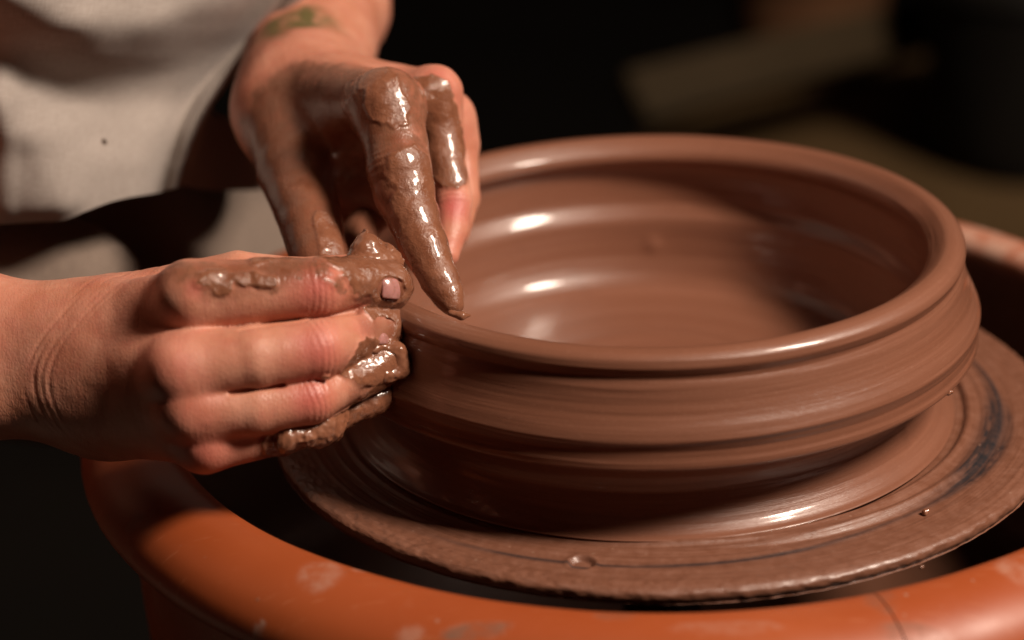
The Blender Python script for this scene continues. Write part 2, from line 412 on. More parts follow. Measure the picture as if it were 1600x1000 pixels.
# bat pin hole
hx, hy = (-0.035906, -0.13056)
hd = np.hypot(Vf[:, 0] - hx, Vf[:, 1] - hy)
dz += top * (-sstep(.0047, .0036, hd) * .0016 + np.exp(-((hd - .0054) / .0006) ** 2) * .0005)
Vf[:, 2] += dz
edge = sstep(.1495, .1512, r_)
er = edge * fbm(Vf, 260, 3, 21) * .0007
Vf[:, 0] += er * np.cos(a_); Vf[:, 1] += er * np.sin(a_)
ring = np.exp(-((r_ - .1303 - .0082 * np.clip((-1 - a_) / 1.2, 0, 1.3)) / .0012) ** 2)
streak = sstep(-.25, .25, fbm(C2 * np.array([1., 1., 1.]), 1., 4, 30))
ang = sstep(-2.5, -1.9, a_) * sstep(1.2, .3, a_)
wide = np.exp(-((a_ + .38) / .36) ** 2)
ring2 = np.exp(-((r_ - .1292) / (.0012 + .0056 * wide)) ** 4)
broken = sstep(-.35, .15, fbm(np.stack([np.cos(a_) * 14, np.sin(a_) * 14, r_ * 900], -1), 1., 3, 33))
bare = np.clip(ring * ang * (.45 + .5 * streak) + ring2 * np.clip(wide * 1.4, 0, 1) * (.55 + .6 * np.clip(streak * 1.3, 0, 1) * broken), 0, 1) * top
bare = np.maximum(bare, .25 * left * sstep(.3, .6, fbm(C2, .8, 3, 41)) * top)
mesh('wheel_head', Vf, F, M_wheel, wheel, attrs={'cyl': C2, 'bare': bare}).location = (0, 0, -FZ)
M_iron = mat_plain('dark_steel', (.02, .02, .022), (.035, .033, .03), 30, .45)
V, F, _ = lathe(crom([(2, -7.0), (30, -7.3), (32, -14), (18, -20), (16, -60), (16, -120)], 4) * mm, 48)
mesh('shaft', V.reshape(-1, 3), F, M_iron, wheel).location = (0, 0, -FZ)
box('housing', (-.22, -.2, -.42), (.22, .24, -.135), M_iron, wheel, bev=.012).location = (0, 0, -FZ)
for x in (-.18, .18):
    for y in (-.16, .2):
        box('leg', (x - .02, y - .02, .002), (x + .02, y + .02, .201), M_iron, wheel, bev=.003)

# ------------------------------------------------------------------ orange splash pan in two halves
pan = empty('splash_pan', (-.0005, .0138, -.125))
tag(pan, 'orange plastic splash pan with a wide flat rim, smeared with clay', 'splash pan')
pp = [(20, -117), (150, -117), (178, -114), (187, -104), (189.5, -80), (190.5, -40), (191, -8), (191.2, 1), (191.8, 5), (193.6, 7.7), (196.4, 9.2), (200, 9.6), (207, 8.8), (214, 6.4), (220, 2.6), (224.2, -2.2),
      (226.4, -7.0), (226.6, -10.5), (225.2, -13.4), (222, -14.6), (217, -14.4), (212.5, -15.5), (210.6, -19), (210, -30), (208, -70), (205, -105), (200, -119), (190, -123.5), (150, -124), (20, -124)]
ppr = crom(pp, 6)
SEAM = -1.2702
def smear_attr(Vw):
    sm = np.zeros(len(Vw)); dk = np.zeros(len(Vw))
    for (x, y, rx, ry, dark, st) in [(-0.1233, -0.164, 0.0085, 0.0085, 0.0, 0.65), (-0.071, -0.2, 0.012, 0.0035, 1.0, 0.9), (-0.1434, -0.174, 0.0022, 0.0012, 0.0, 0.9), (0.0073, -0.2055, 0.02, 0.0035, 0.0, 0.35), (0.0599, -0.1915, 0.006, 0.009, 1.0, 0.65), (0.0662, -0.2062, 0.012, 0.004, 1.0, 0.5), (0.1074, -0.1732, 0.008, 0.01, 0.0, 0.4), (0.1698, 0.1193, 0.1, 0.03, 0.0, 0.9), (0.1485, 0.1574, 0.06, 0.03, 0.0, 0.8), (-0.0926, -0.1967, 0.005, 0.003, 0.0, 0.4), (-0.1927, -0.1076, 0.004, 0.003, 0.0, 0.35), (-0.1106, -0.1617, 0.003, 0.002, 0.0, 0.6), (-0.0268, -0.1966, 0.007, 0.003, 1.0, 0.45)]:
        q = ((Vw[:, 0] - x) / rx) ** 2 + ((Vw[:, 1] - y) / ry) ** 2 + .5 * fbm(Vw, 160, 3, int(abs(x) * 1000))
        k = sstep(1.2, .4, q) * st; sm = np.maximum(sm, k); dk = np.where(k > .02, dark, dk)
    return sm, dk
for k in (0, 1):
    t0 = SEAM + k * math.pi + .0012; t1 = SEAM + (k + 1) * math.pi - .0012
    V, F, th = lathe(ppr * mm, 360, t0, t1)
    n_, m_ = V.shape[:2]; Vf = V.reshape(-1, 3).copy()
    Vf[:, 2] += (fbm(Vf, 22, 2, 6) * .0006)
    # close the two cut ends with a solid lip
    sm, dk = smear_attr(Vf)
    caps = [list(range(0, n_ * m_, m_))[::-1], list(range(m_ - 1, n_ * m_, m_))]
    h_ = mesh('pan_half', Vf, F, M_pan, pan, attrs={'smear': sm, 'smear_dark': dk, 'mud': sstep(.1945, .1915, np.hypot(Vf[:, 0], Vf[:, 1]) + .0012 * fbm(Vf, 120, 3, 77)) * sstep(.007, -.002, Vf[:, 2] + .003 * fbm(Vf, 60, 3, 78))})
    h_.location = (0, 0, .125)
    # rim lip beside the join
    so = h_.modifiers.new('thick', 'SOLIDIFY'); so.thickness = .0001
    h_.modifiers.remove(so)

# ------------------------------------------------------------------ the potter
person = empty('person', (-.5, .12, -.62))
tag(person, 'person in a beige linen shirt shaping the clay bowl with muddy hands', 'person')

RH = dict(
 index=[((-0.1665, -0.091725, 0.087232), .0110), ((-0.12423, -0.087497, 0.086964), .0103), ((-0.11131, -0.07601, 0.083322), .0091), ((-0.10006, -0.069827, 0.079967), .0080)],
 middle=[((-0.17009, -0.10604, 0.066126), .0112), ((-0.14472, -0.10491, 0.068828), .0111), ((-0.12447, -0.10021, 0.069675), .0107), ((-0.11259, -0.084517, 0.068284), .0092), ((-0.10326, -0.074557, 0.066167), .0078)],
 ring=[((-0.16773, -0.10959, 0.052559), .0102), ((-0.14554, -0.10861, 0.052319), .0095), ((-0.12742, -0.104, 0.052961), .0091), ((-0.11401, -0.089389, 0.054146), .0082), ((-0.10216, -0.080956, 0.056131), .0076)],
 pinky=[((-0.16383, -0.10649, 0.039312), .0098), ((-0.1384, -0.099267, 0.038429), .0076), ((-0.11843, -0.087494, 0.040616), .0062), ((-0.10472, -0.079279, 0.042084), .0056)],
 thumb=[((-0.19794, -0.051324, 0.067222), .0120), ((-0.15493, -0.057165, 0.079114), .0098), ((-0.13494, -0.052191, 0.075467), .0088), ((-0.1169, -0.046119, 0.074425), .0078)])
LH = dict(
 index=[((-0.10143, 0.0015209, 0.1231), .0118), ((-0.098253, -0.0096734, 0.11199), .0118), ((-0.09735, -0.017814, 0.10554), .0119), ((-0.09542, -0.023194, 0.097926), .0112), ((-0.092264, -0.030631, 0.090579), .0094), ((-0.088923, -0.038308, 0.08266), .0086), ((-0.083106, -0.047807, 0.072994), .0066), ((-0.079764, -0.052586, 0.06809), .0053), ((-0.078429, -0.055064, 0.066074), .0039)],
 middle=[((-0.084012, 0.022319, 0.12095), .0088), ((-0.081811, 0.016241, 0.10653), .0082), ((-0.078271, -0.0012541, 0.085612), .0074), ((-0.078725, -0.010147, 0.077385), .0062), ((-0.080502, -0.020192, 0.071572), .0045)],
 ring=[((-0.079644, 0.0367, 0.10615), .0088), ((-0.076012, 0.032314, 0.095744), .0078), ((-0.075488, 0.018001, 0.079802), .0074), ((-0.077719, 0.0062112, 0.06985), .0055)],
 pinky=[((-0.082914, 0.053808, 0.092671), .0078), ((-0.079201, 0.049324, 0.082031), .0070), ((-0.079433, 0.034008, 0.071436), .0065), ((-0.080995, 0.020763, 0.065755), .0055)],
 thumb=[((-0.14712, 0.058021, 0.10267), .0150), ((-0.13882, 0.024007, 0.091482), .0150), ((-0.13143, -0.0085899, 0.081079), .0118), ((-0.12753, -0.024939, 0.073183), .0108), ((-0.12536, -0.034679, 0.068096), .0090)])
FW = np.array([0, .92152763, -.38831279])

GROOVES = [((-0.1487, -0.10502, 0.080143), (-0.12917, -0.099174, 0.079854)), ((-0.12917, -0.099174, 0.079854), (-0.11115, -0.086118, 0.077361)), ((-0.1527, -0.11422, 0.060891), (-0.13613, -0.10976, 0.061169)), ((-0.13613, -0.10976, 0.061169), (-0.11936, -0.096566, 0.062866)), ((-0.15038, -0.1098, 0.044337), (-0.13534, -0.10551, 0.044225))]
def finger_set(Pt, H, k=.0012):
    d = None
    for nme in ('index', 'middle', 'ring', 'pinky'):
        c = chain(Pt, H[nme]); d = c if d is None else smin(d, c, k)
    return d
def right_core(Pt):
    f = finger_set(Pt, RH)
    pal = None
    W = [((-0.20571, -0.063574, 0.063904), .0150), ((-0.20541, -0.072622, 0.057882), .0155), ((-0.20572, -0.076584, 0.04848), .0155), ((-0.20396, -0.076502, 0.038375), .0150)]
    for (wp_, wr), nm_ in zip(W, ('index', 'middle', 'ring', 'pinky')):
        c = cone(Pt, wp_, RH[nm_][0][0], wr, RH[nm_][0][1] * .90)
        pal = c if pal is None else smin(pal, c, .012)
    for nm_ in ('index', 'middle', 'ring', 'pinky'):
        (a, ra), (b, rb) = RH[nm_][0], RH[nm_][1]
        pal = smin(pal, cone(Pt, a, np.array(a) + (np.array(b) - np.array(a)) * .85, ra * .93, rb * .50), .002)
    # fleshy palm behind the fingers
    pal = smin(pal, cone(Pt, (-0.19496, -0.060467, 0.060976), (-0.16228, -0.079345, 0.072832), .0120, .0100), .012)
    pal = smin(pal, cone(Pt, (-0.19587, -0.072046, 0.033499), (-0.16522, -0.09329, 0.044887), .0130, .0100), .012)
    for q, rr_ in (((-0.16813, -0.095068, 0.089598), .0068), ((-0.17194, -0.10856, 0.066595), .0074), ((-0.16914, -0.11184, 0.053654), .0062), ((-0.16524, -0.10969, 0.039438), .0062)):
        pal = smin(pal, ball(Pt, q, rr_), .006)
    # forearm: two bones' worth of width
    fa = smin(cone(Pt, (-0.20771, -0.066187, 0.062853), (-0.25453, -0.05887, 0.064767), .0178, .0188), cone(Pt, (-0.20835, -0.074325, 0.043541), (-0.25514, -0.066708, 0.046166), .0178, .0188), .016)
    fa = smin(fa, cone(Pt, (-0.25453, -0.05887, 0.064767), (-0.41763, -0.0089368, 0.072531), .0188, .034), .012)
    fa = smin(fa, cone(Pt, (-0.25514, -0.066708, 0.046166), (-0.41851, -0.020152, 0.045916), .0188, .034), .012)
    pal = smin(pal, fa, .014)
    th_ = chain(Pt, RH['thumb'])
    d = smin(pal, f, .0075)
    d = smin(d, th_, .007)
    for a, b in GROOVES: d = smax(d, -cone(Pt, a, b, .0009, .0011), .0016)
    return d
def left_core(Pt):
    f = finger_set(Pt, LH, .0012)
    pal = None
    W = [((-0.13647, 0.063727, 0.10848), .0190), ((-0.13436, 0.07519, 0.10478), .0185), ((-0.13151, 0.085122, 0.097454), .0170), ((-0.1296, 0.091212, 0.091304), .0160)]
    for (wp_, wr), nm_ in zip(W, ('index', 'middle', 'ring', 'pinky')):
        c = cone(Pt, wp_, LH[nm_][0][0], wr, LH[nm_][0][1] * 1.02)
        pal = c if pal is None else smin(pal, c, .012)
    pal = smin(pal, ball(Pt, (-0.10129, 0.00016179, 0.12503), .0112), .005)
    pal = smin(pal, cone(Pt, (-0.14372, 0.056008, 0.097892), (-0.11397, 0.02709, 0.10652), .0150, .0100), .014)
    pal = smin(pal, cone(Pt, (-0.13188, 0.054679, 0.081861), (-0.095859, 0.036156, 0.076532), .0160, .0150), .012)
    pal = smin(pal, cone(Pt, (-0.12523, 0.050857, 0.059917), (-0.11278, 0.046025, 0.048449), .0100, .0100), .006)
    pal = smin(pal, cone(Pt, (-0.12579, 0.057769, 0.10207), (-0.089876, 0.034394, 0.098104), .0170, .0150), .012)
    fa = smin(cone(Pt, (-0.1443, 0.069524, 0.10422), (-0.14234, 0.16596, 0.11417), .0215, .0225), cone(Pt, (-0.13415, 0.080981, 0.10565), (-0.1318, 0.17663, 0.11375), .0205, .0225), .016)
    fa = smin(fa, cone(Pt, (-0.14234, 0.16596, 0.11417), (-0.17, 0.42213, 0.25856), .0225, .040), .012)
    fa = smin(fa, cone(Pt, (-0.1318, 0.17663, 0.11375), (-0.1446, 0.43219, 0.25668), .0225, .040), .012)
    pal = smin(pal, fa, .014)
    d = smin(pal, f, .0075)
    d = smin(d, chain(Pt, LH['thumb']), .011)
    return d

# where the slip sits: (point, point, radius, strength)
R_CLAY = [((-0.11164, -0.081119, 0.089223), (-0.095268, -0.072198, 0.084641), .0105, 1.), ((-0.14419, -0.089172, 0.095865), (-0.10953, -0.083746, 0.09329), .0042, .80), ((-0.11065, -0.077349, 0.077567), (-0.093046, -0.073809, 0.073093), .0050, .75),
          ((-0.16758, -0.095994, 0.095126), (-0.15518, -0.10019, 0.095471), .0052, .72), ((-0.14875, -0.098665, 0.096514), (-0.13907, -0.099453, 0.094644), .0035, .62), ((-0.12046, -0.093938, 0.092281), (-0.11797, -0.093718, 0.090227), .0022, .70),
          ((-0.10513, -0.081518, 0.072825), (-0.097912, -0.080368, 0.070403), .0060, 1.), ((-0.11253, -0.092471, 0.062282), (-0.096736, -0.085335, 0.058615), .0105, 1.3), ((-0.11154, -0.088636, 0.050783), (-0.095611, -0.082044, 0.050974), .0080, 1.2),
          ((-0.13673, -0.10698, 0.038143), (-0.11527, -0.093371, 0.039545), .0085, 1.4), ((-0.11649, -0.09111, 0.039761), (-0.10086, -0.084136, 0.043436), .0090, 1.3), ((-0.13431, -0.1099, 0.062126), (-0.13255, -0.10958, 0.062878), .0014, .7),
          ((-0.12203, -0.10754, 0.062565), (-0.12118, -0.10772, 0.062139), .0016, .8), ((-0.11868, -0.09349, 0.070166), (-0.11694, -0.093853, 0.069304), .0014, .6), ((-0.10825, -0.083729, 0.075305), (-0.10174, -0.081038, 0.073964), .0030, .9)]
L_CLAY = [((-0.10398, -0.0047116, 0.13406), (-0.10026, -0.013192, 0.12681), .0085, .8), ((-0.091341, -0.027615, 0.10804), (-0.086737, -0.045085, 0.087179), .0105, 1.), ((-0.088084, -0.044622, 0.088279), (-0.078128, -0.06031, 0.066499), .0105, 1.25),
          ((-0.086473, 0.011462, 0.12094), (-0.080619, 0.0062474, 0.10856), .0115, 1.1), ((-0.081502, 0.0034058, 0.10955), (-0.078441, -0.0029044, 0.099723), .0098, 1.), ((-0.12487, -0.020886, 0.090527), (-0.12225, -0.032907, 0.074875), .0060, .85),
          ((-0.11179, 0.003124, 0.1269), (-0.10453, -0.0035888, 0.12385), .0085, .8)]
R_FILM = [((-0.17236, -0.095938, 0.095261), (-0.15965, -0.096933, 0.098048), .0058, .95), ((-0.15911, -0.10511, 0.094099), (-0.15509, -0.10389, 0.091839), .0030, .8), ((-0.14648, -0.09962, 0.096822), (-0.13728, -0.10091, 0.093771), .0040, .9), ((-0.13869, -0.088897, 0.096518), (-0.10948, -0.083147, 0.094712), .0062, 1.),
          ((-0.12884, -0.095524, 0.096241), (-0.12843, -0.095951, 0.095228), .0026, .9), ((-0.12106, -0.093253, 0.093907), (-0.11549, -0.091893, 0.089406), .0036, .85), ((-0.11084, -0.076195, 0.075156), (-0.093199, -0.071388, 0.071114), .0060, 1.), ((-0.11081, -0.085305, 0.084439), (-0.10367, -0.082055, 0.079276), .0035, .7), ((-0.11213, -0.090872, 0.071229), (-0.11053, -0.093038, 0.066089), .004, .8),
          ((-0.14244, -0.10511, 0.037435), (-0.13588, -0.10605, 0.035213), .0040, .8), ((-0.13805, -0.11555, 0.074464), (-0.13763, -0.11564, 0.074255), .0008, .9), ((-0.13374, -0.11521, 0.064978), (-0.13332, -0.1153, 0.064767), .0012, 1.), ((-0.15766, -0.085966, 0.095747), (-0.14546, -0.075945, 0.093777), .0045, .8)]
L_FILM = [((-0.13653, 0.032118, 0.10558), (-0.10593, -0.0063326, 0.11734), .026, 1.5), ((-0.14377, 0.013174, 0.086374), (-0.12757, -0.025399, 0.072093), .018, 1.3), ((-0.10822, 0.0030817, 0.1268), (-0.099224, -0.021016, 0.1134), .0150, 1.1), ((-0.11672, 0.021383, 0.11873), (-0.10774, 0.0022805, 0.11203), .0110, .7), ((-0.12692, -0.017125, 0.091726), (-0.12211, -0.034771, 0.075604), .0075, .9), ((-0.13403, -0.027231, 0.080621), (-0.12686, -0.035624, 0.073578), .0085, .7),
          ((-0.10191, -0.024282, 0.11337), (-0.096507, -0.037184, 0.095629), .0120, .9), ((-0.089571, 0.0048563, 0.11814), (-0.079311, -0.0017777, 0.1024), .012, .9), ((-0.14979, 0.042768, 0.1051), (-0.13715, 0.044561, 0.10936), .006, .55)]
L_STAIN = [((-0.1414, 0.033137, 0.108), (-0.10494, -0.0006581, 0.11793), .026, 1.5), ((-0.13591, 0.019736, 0.10195), (-0.1138, 0.003399, 0.088929), .030, 1.6), ((-0.15311, 0.018989, 0.10017), (-0.14141, -0.020634, 0.0834), .028, 1.), ((-0.13339, 0.020657, 0.10413), (-0.12291, -0.0077735, 0.088167), .026, 1.4), ((-0.13452, -0.013261, 0.088021), (-0.12568, -0.039313, 0.069974), .024, 1.3), ((-0.12101, 0.022412, 0.1083), (-0.10216, -0.0036168, 0.12378), .022, 1.2), ((-0.1468, 0.027434, 0.094464), (-0.11879, 0.019533, 0.10147), .020, .75), ((-0.10223, -0.020448, 0.10959), (-0.093585, -0.029649, 0.087758), .020, 1.),
           ((-0.12348, 0.0035137, 0.089201), (-0.11922, 0.031913, 0.10509), .016, 1.2)]
R_STAIN = [((-0.16761, -0.096332, 0.094325), (-0.12653, -0.091411, 0.095703), .0085, 1.), ((-0.15824, -0.10285, 0.094315), (-0.14315, -0.10303, 0.093891), .006, .7), ((-0.11334, -0.082993, 0.084777), (-0.0927, -0.076693, 0.079125), .010, .9),
           ((-0.11068, -0.086292, 0.069222), (-0.093109, -0.081902, 0.066763), .009, .7), ((-0.1156, -0.092281, 0.05501), (-0.10023, -0.087032, 0.054589), .011, .9), ((-0.14023, -0.10514, 0.037373), (-0.10307, -0.086802, 0.042258), .010, .9)]
NAILS = [dict(c=(-0.098277, -0.079181, 0.082493), ax=((-0.10006, -0.069827, 0.079967), (-0.11131, -0.07601, 0.083322)), up=(.02, -.90, .42), w=.0037, l=.0080, r=.0083, name=1),
         dict(c=(-0.10252, -0.0843, 0.069312), ax=((-0.10326, -0.074557, 0.066167), (-0.11259, -0.084517, 0.068284)), up=(.02, -.80, .6), w=.0052, l=.0070, r=.0080, name=2)]
def capmask(Pt, L, n):
    m = np.full(len(Pt), -1., np.float32)
    for a, b, r0, s0 in L:
        m = np.maximum(m, s0 * (1 - (cone(Pt, a, b, 0, 0) / r0) ** 2) )
    return m + n
def clay_field(Pt, which):
    n = fbm(Pt, 210, 3, 3) * .55
    m = capmask(Pt, R_CLAY if which == 'R' else L_CLAY, n)
    if which == 'R':
        for N in NAILS:
            q = Pt - np.array(N['c'], np.float32); ux = np.array(N['ax'][0]) - np.array(N['ax'][1]); ux = ux / np.linalg.norm(ux); sx = q @ ux
            q = np.sqrt(np.maximum((q * q).sum(1) - sx * sx, 0) + (sx / 1.35) ** 2)
            m = m - 3.0 * sstep(.0046, .0036, q + .0006 * noise(Pt, 500, 8))
    return sstep(.0, .45, m)
def film_field(Pt, which):
    n = fbm(Pt, 260, 4, 43) * .9
    m = capmask(Pt, R_FILM if which == 'R' else L_FILM, n)
    for N in (NAILS if which == 'R' else []):
        m = m - 3. * sstep(.0050, .0040, np.linalg.norm(Pt - np.array(N['c'], np.float32), axis=1))
    return sstep(.05, .40, m)
def body_field(Pt, coarse, which):
    d = right_core(Pt) if which == 'R' else left_core(Pt)
    if coarse: return d
    near = np.abs(d) < .004
    Q = Pt[near]; dd = d[near].copy()
    if len(Q):
        cl = clay_field(Q, which)
        lump = fbm(Q, 150, 3, 14); rid = 1 - np.abs(fbm(Q, 260, 2, 17)) * 2
        amt = .7 if which == 'R' else .22
        dd -= cl * (.0003 + .0006 * (1 - cl) * 4 * cl + amt * (.0012 * np.clip(lump + .25, 0, 1) + .00055 * np.clip(rid, 0, 1)))
        dors = -FW
        if which == 'R':
            for nm_, jj, wd, dp in (('index', 1, .0018, .00075), ('middle', 2, .0018, .00075), ('ring', 2, .0017, .0007), ('index', 2, .0013, .00045), ('middle', 3, .0013, .00045)):
                pts = RH[nm_]; ax = np.array(pts[jj + 1][0]) - np.array(pts[jj - 1][0])
                dd += (1 - cl) * creases(Q, pts[jj][0], ax, dors, wd, dp, pts[jj][1] * 1.15)
            wa = np.array((-0.16686, -0.10409, 0.065624)) - np.array((-0.24023, -0.066715, 0.056451))
            for px, a0, w0 in (((-0.2157, -0.06928, 0.055514), .00028, .0007), ((-0.21297, -0.069312, 0.055437), .00034, .0008), ((-0.20955, -0.069352, 0.055341), .0003, .0007), ((-0.20636, -0.06939, 0.055252), .00024, .0007), ((-0.21798, -0.069253, 0.055578), .0002, .0006), ((-0.2034, -0.069425, 0.055168), .00018, .0006)):
                s0 = (Q - np.array(px)) @ (wa / np.linalg.norm(wa)) + noise(Q, 70, 4) * .0012 - .9 * ((Q[:, 2] - px[2]) ** 2) / .05
                dd += a0 * np.exp(-(s0 / w0) ** 2) * np.clip(.45 + noise(Q, 70, int(px[0] * -9000) % 50) * 1.5, 0, 1.5)
            dd += fbm(Q, 75, 3, 50) * .00035
        else:
            for nm_, jj, wd, dp in (('middle', 2, .0016, .00050), ('index', 2, .0020, .0007), ('index', 5, .0015, .0005)):
                pts = LH[nm_]; ax = np.array(pts[jj + 1][0]) - np.array(pts[jj - 1][0])
                dd += (1 - cl) * creases(Q, pts[jj][0], ax, dors, wd, dp, pts[jj][1] * 1.1)
            dd += fbm(Q, 75, 3, 51) * .0006
        d[near] = dd
    return d
parts = []
boxes = {'R': ((-0.26156, -0.14083, -0.0042128), (-0.084444, -0.025296, 0.11581)), 'L': ((-0.18796, -0.060503, 0.032559), (-0.064258, 0.22897, 0.18363))}
for which in 'RL':
    lo, hi = boxes[which]
    V, F = surface_nets(lambda q, c: body_field(q, c, which), lo, hi, .0006)
    cl = clay_field(V, which); fi = film_field(V, which)
    st = np.clip(capmask(V, R_STAIN if which == 'R' else L_STAIN, fbm(V, 130, 3, 23) * .45), 0, 1)
    red = np.zeros(len(V), np.float32)
    H = RH if which == 'R' else LH
    reds = [((-0.12357, -0.094579, 0.090759), .0085, 1.), ((-0.12382, -0.10755, 0.07285), .0085, 1.), ((-0.12683, -0.11037, 0.05587), .0075, 1.), ((-0.16413, -0.10109, 0.093329), .0035, 1.), ((-0.17098, -0.11385, 0.068213), .013, .45), ((-0.16723, -0.11595, 0.055501), .011, .4), ((-0.16376, -0.11473, 0.040365), .012, .6), ((-0.10856, -0.090485, 0.072148), .005, .6), ((-0.10704, -0.082447, 0.078346), .006, .6)] if which == 'R' else \
           [((-0.077145, -0.010196, 0.08757), .0065, 1.2), ((-0.080921, 0.01467, 0.12855), .010, .5), ((-0.095286, -0.023004, 0.11641), .008, .4), ((-0.075921, -0.019506, 0.073199), .01, .3)]
    for c_, r0, s0 in reds:
        q = V - np.array(c_, np.float32); red = np.maximum(red, s0 * np.exp(-(q * q).sum(1) / (r0 * r0)))
    tat = np.zeros(len(V), np.float32)
    if which == 'L':
        q = V - np.array((-0.1411, 0.091536, 0.1307), np.float32)
        ax_ = np.array((-0.1241, 0.10541, 0.13272)) - np.array((-0.15347, 0.089266, 0.12531)); ax_ /= np.linalg.norm(ax_)
        s0 = q @ ax_; r0 = np.linalg.norm(q - s0[:, None] * ax_, axis=1)
        tat = np.clip(sstep(.017, .007, r0 + .006 * fbm(V, 120, 2, 61)) * sstep(.022, .008, np.abs(s0)) * (.85 + .8 * fbm(V, 220, 2, 60)), 0, .9)
    parts.append((V, F, cl, st, red, tat, fi))
# coarse continuation: forearms to elbows, upper arms and trunk (under the shirt)
def trunk(Pt, coarse=True):
    dr = right_core(Pt); dl = left_core(Pt)
    eR, eL = (-0.41807, -0.014544, 0.059223), (-0.15735, 0.42716, 0.25762)
    sh = dict(shR=(-.37, -.07, .34), shL=(-.31, .31, .36), chest=(-.35, .13, .24), pel=(-.52, .14, -.10), neck=(-.25, .12, .43))
    d = smin(dr, cone(Pt, eR, sh['shR'], .040, .052), .03)
    d = smin(d, smin(dl, cone(Pt, eL, sh['shL'], .046, .052), .03), .03)
    d = smin(d, cone(Pt, sh['pel'], sh['chest'], .125, .145), .06)
    d = smin(d, cone(Pt, sh['shR'], sh['shL'], .060, .060), .06)
    d = smin(d, cone(Pt, sh['chest'], sh['neck'], .09, .058), .06)
    # keep clear of the finely modelled hands
    for k in 'RL':
        lo, hi = [np.array(v) for v in boxes[k]]
        c = (lo + hi) / 2; e_ = (hi - lo) / 2
        bd = (np.abs(Pt - c) - (e_ - .008)).max(1)
        d = smax(d + .0004, -bd.astype(np.float32), .0001)
    return d
V, F = surface_nets(trunk, (-.72, -.3, -.3), (.0, .62, .55), .0075, block=4, slack=.02)
z0 = np.zeros(len(V), np.float32)
parts.append((V, F, z0, z0, z0, z0, z0))
off = 0; VV, FF = [], []
for p_ in parts: VV.append(p_[0]); FF.append(p_[1] + off); off += len(p_[0])
VV = np.concatenate(VV); FF = np.concatenate(FF)
base = np.array(person.location)
body = mesh('body', VV - base, FF, M_body, person, attrs={'clay': np.concatenate([p_[2] for p_ in parts]), 'stain': np.concatenate([p_[3] for p_ in parts]),
            'red': np.concatenate([p_[4] for p_ in parts]), 'tattoo': np.concatenate([p_[5] for p_ in parts]), 'film': np.concatenate([p_[6] for p_ in parts])})
# finger nails: small curved plates
for N in NAILS:
    a = np.array(N['ax'][0]); b = np.array(N['ax'][1]); x_ = (a - b) / np.linalg.norm(a - b)
    up = np.array(N['up']); up = up - x_ * (up @ x_); up /= np.linalg.norm(up); y_ = np.cross(up, x_)
    c0 = np.array(N['c']); Vn = []; nu, nv = 14, 12
    for layer in (0, 1):
        for i in range(nu + 1):
            for j in range(nv + 1):
                uu = i / nu * 2 - 1; vv = j / nv * 2 - 1
                wv = vv * (1 - .10 * max(0, -uu) ** 2) * (1 if abs(uu) < .8 else math.sqrt(max(0, 1 - ((abs(uu) - .8) / .2) ** 2 * .55)))
                th_ = wv * N['w'] / N['r']
                q = c0 + x_ * uu * N['l'] / 2 + y_ * math.sin(th_) * N['r'] + up * ((math.cos(th_) - 1) * N['r'] - .0003 * (uu + .3) ** 2 * 4 + (.00045 if layer == 0 else -.0004))
                Vn.append(q - base)
    m1 = (nu + 1) * (nv + 1); Fn = []
    for i in range(nu):
        for j in range(nv):
            a0 = i * (nv + 1) + j; Fn.append((a0, a0 + nv + 1, a0 + nv + 2, a0 + 1)); Fn.append((m1 + a0, m1 + a0 + 1, m1 + a0 + nv + 2, m1 + a0 + nv + 1))
    rim_ = [i * (nv + 1) for i in range(nu + 1)] + [nu * (nv + 1) + j for j in range(1, nv + 1)] + [i * (nv + 1) + nv for i in range(nu - 1, -1, -1)] + [j for j in range(nv - 1, 0, -1)]
    for i in range(len(rim_)):
        a0, b0 = rim_[i], rim_[(i + 1) % len(rim_)]; Fn.append((a0, m1 + a0, m1 + b0, b0))
    nl = mesh('fingernail', Vn, Fn, M_nail, body)
    nl['label'] = 'pink nail of the right index finger edged with mud' if N['name'] == 1 else 'pale nail of the right middle finger half covered in mud'

